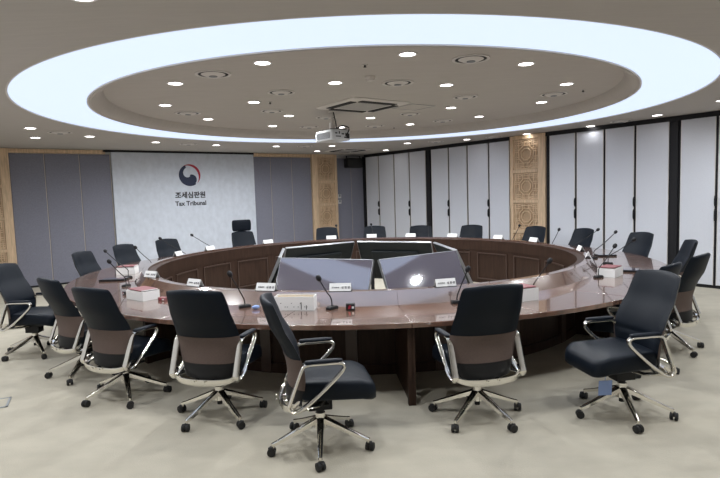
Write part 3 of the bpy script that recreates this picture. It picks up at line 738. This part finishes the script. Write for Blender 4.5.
# round air vents
def make_vent():
    t = thing('round_vent', '', 'vent')
    b = NB(); arc_block(b, .165, .195, -.010, 0, 0, 2*PI*.99999, 40, c=Z0); mk('rim', b, M['vent'], t, smooth=True)
    b = NB(); cyl(b, (0, 0, -.002), .166, .004, 40); mk('dark_throat', b, M['slot'], t)
    b = NB(); cyl(b, (0, 0, -.018), .085, .020, 40, r2=.132); mk('deflector_dish', b, M['vent'], t, smooth=True)
    b = NB(); cyl(b, (0, 0, -.031), .045, .006, 28); mk('centre_plate', b, M['grille'], t)
    return t
vp = make_vent(); fv = True
def vent(p, label, group, s=1.):
    global fv
    o = vp if fv else copy_tree(vp); fv = False
    o.location = p; o.scale = (s, s, s); o['label'] = label; o['category'] = 'vent'; o['group'] = group
vi = {-126.5: 'round ceiling vent at upper left of the disc, the largest there', 171.6: 'round ceiling vent at the left end of the disc', -66.7: 'round ceiling vent at upper right of the disc, the largest', 56: 'round ceiling vent at far right back of the disc', 111.9: 'round ceiling vent left of the projector near the far rim', 84.6: 'round ceiling vent right of the projector near the far rim', -5.8: 'round ceiling vent at the right end of the disc'}
for a, l in vi.items(): vent(cp(2.80, a, DISC), l, 'round vents on the disc')
v2 = {-73.8: 'round ceiling vent just right of the smoke detector', -135.5: 'round ceiling vent left of the air conditioner, nearer one', 162.3: 'round ceiling vent left of the projector, second row', -10.2: 'round ceiling vent right of the air conditioner', 56.8: 'round ceiling vent beside the ceiling hatch', 114.9: 'round ceiling vent between projector mount and air conditioner'}
for a, l in v2.items(): vent(cp(1.52, a, DISC), l, 'round vents on the disc', 1.0 if a in (-73.8,) else .92)
v3 = {168.1: 'round ceiling vent above the left grey wall panels', 135.7: 'round ceiling vent above the round emblem', 105.2: 'round ceiling vent left of the far square air conditioner', 70.1: 'round ceiling vent above the far partition panels', 54.8: 'round ceiling vent above the panels left of the right lattice column', 22.7: 'round ceiling vent above the panels left of the near black post'}
for a, l in v3.items(): vent(cp(5.3, a, CEIL), l, 'round vents outside the light ring')
# ceiling cassette air conditioners
def cassette(x, y, z, rz, s, label):
    t = thing('air_conditioner_cassette', label, 'air conditioner', (x, y, z), rz, 'square ceiling air conditioners')
    b = NB(); loft(b, [[(px_, py_, zz) for px_, py_ in rrect(s*k, s*k, .04, 3)] for zz, k in ((0, 1.), (-.012, 1.), (-.030, .93))]); mk('panel', b, M['ac_white'], t, smooth=True, angle=20)
    b = NB(); box(b, (0, 0, -.032), (s*.56, s*.56, .006)); mk('intake_grille', b, M['ac_grille'], t, bevel=.004)
    for k in range(4):
        b = NB(); a = k*PI/2; box(b, (math.cos(a)*s*.375, math.sin(a)*s*.375, -.032), (s*.105, s*.62, .014), rz=a); mk('air_slot', b, M['slot'], t, bevel=.004)
cassette(.10, 8.55, DISC, AL, 1.06, 'square air conditioner in the middle of the ceiling disc')
cassette(-.26, 14.98, CEIL-.002, AL, .95, 'square air conditioner far back above the corner lattice column')
t = thing('ceiling_hatch', 'thin outlined access hatch beside the middle air conditioner', 'access hatch', (.93, 8.93, DISC), AL)
b = NB()
for x, y, w, h in ((0, .24, .5, .012), (0, -.24, .5, .012), (.24, 0, .012, .5), (-.24, 0, .012, .5)): box(b, (x, y, -.002), (w, h, .004))
mk('frame', b, M['grille'], t); b = NB(); box(b, (0, 0, -.001), (.46, .46, .003)); mk('lid', b, M['ceiling'], t)
t = thing('smoke_detector', 'small white smoke detector on the ceiling disc near the ring', 'smoke detector', (.18, 6.53, DISC))
b = NB(); cyl(b, (0, 0, -.012), .062, .024, 24); cyl(b, (0, 0, -.036), .045, .026, 24, r2=.055); mk('housing', b, M['ac_white'], t, smooth=True)
b = NB(); cyl(b, (0, 0, -.028), .048, .006, 24); mk('sensor_slot', b, M['slot'], t)
sp = [(.11, 5.93, 'tiny sprinkler head in front of the smoke detector'), (3.22, 7.86, 'tiny sprinkler head at the right end of the disc'), (-1.24, 8.04, 'tiny sprinkler head left of the air conditioner'), (.78, 11.5, 'tiny sprinkler head near the far disc rim')]
for x, y, l in sp:
    if (Vector((x, y))-CC).length > 3.3: 
        d = Vector((x, y))-CC; x, y = CC+d.normalized()*3.2
    t = thing('sprinkler_head', l, 'sprinkler', (x, y, DISC), 0, 'sprinkler heads'); b = NB(); cyl(b, (0, 0, -.003), .03, .006, 16); mk('rosette', b, M['vent'], t); b = NB(); cyl(b, (0, 0, -.016), .009, .022, 10); cyl(b, (0, 0, -.027), .018, .003, 12); mk('nozzle', b, M['slot'], t)
# projector
t = thing('ceiling_projector', 'light grey projector hanging from the ceiling disc', 'projector', (-.40, 9.15, 0), AR)
zc = 2.805
b = NB(); loft(b, [[(x, y, zc+z) for x, y in rrect(.50*k, .37*k, .03, 3)] for z, k in ((-.09, .95), (-.08, 1.), (.05, 1.), (.075, .96), (.085, .88))]); mk('body', b, M['projector'], t, smooth=True, angle=35)
b = NB(); box(b, (-.0, -.186, zc-.01), (.38, .006, .10)); mk('side_grille', b, M['grille'], t)
b = NB()
for k in range(11): box(b, (-.17+k*.034, -.190, zc-.01), (.0025, .004, .09))
mk('grille_bars', b, M['projector'], t)
b = NB()
for x, z, w, h in ((-.10, .02, .04, .02), (-.04, .03, .02, .04), (.03, .01, .05, .02), (.09, .0, .02, .05), (-.06, -.03, .10, .015), (.08, -.045, .05, .02)): box(b, (.2515, x, zc+z), (.004, w, h))
box(b, (.2515, .13, zc-.02), (.006, .06, .08)); mk('ports', b, M['slot'], t)
b = NB(); cyl(b, (-.27, .05, zc), .05, .06, 24, axis='X'); mk('lens', b, M['plastic'], t, smooth=True)
b = NB(); box(b, (0, .02, zc+.095), (.34, .22, .012)); 
for x, y in ((-.16, -.08), (.16, .12), (.16, -.08)): box(b, (x, y, zc+.10), (.12, .02, .012), rz=x*4)
mk('bracket', b, M['black'], t)
b = NB(); cyl(b, (0, 0, DISC-.1), .022, .22, 14); cyl(b, (0, 0, DISC-.004), .06, .008, 20); mk('mount_pole', b, M['ac_white'], t, smooth=True)
b = NB(); cyl(b, (.0, 0, zc+.155), .045, .11, 16); mk('swivel_joint', b, M['ac_white'], t, smooth=True)
b = NB(); sweep(b, smooth_path([(.02, .02, DISC-.01), (.05, .04, zc+.2), (.10, .02, zc+.12), (.18, .08, zc+.15), (.30, .12, zc+.10), (.27, .10, zc+.0)], 5), circ(.010, 6)); mk('cable', b, M['black'], t, smooth=True)

# ---------------------------------------------------------------- camera
f_px, pitch, roll = 545.9, .0816, -.0315
fwd = Vector((0, math.cos(pitch), -math.sin(pitch))); up0 = Vector((0, math.sin(pitch), math.cos(pitch))); rt0 = Vector((1, 0, 0))
right = rt0*math.cos(roll)+up0*math.sin(roll); up = -rt0*math.sin(roll)+up0*math.cos(roll)
cam = bpy.data.cameras.new('camera'); cam.sensor_width = 36; cam.lens = f_px/720*36; cam.clip_start = .05; cam.clip_end = 60
co = bpy.data.objects.new('camera', cam); C.objects.link(co)
co.matrix_world = Matrix(((right.x, up.x, -fwd.x, 0), (right.y, up.y, -fwd.y, 0), (right.z, up.z, -fwd.z, CAM_H), (0, 0, 0, 1)))
sc_ = bpy.context.scene; sc_.camera = co
w = bpy.data.worlds.new('world'); sc_.world = w; w.use_nodes = True
w.node_tree.nodes['Background'].inputs[0].default_value = (.5, .5, .5, 1); w.node_tree.nodes['Background'].inputs[1].default_value = .0
vsn = sc_.view_settings; vsn.view_transform = 'Standard'; vsn.look = 'None'; vsn.exposure = 0.; vsn.gamma = 1.
try: vsn.use_curve_mapping = False
except Exception: pass
cy = sc_.cycles; cy.use_denoising = True; cy.max_bounces = 8; cy.diffuse_bounces = 5; cy.glossy_bounces = 4; cy.sample_clamp_indirect = 6.
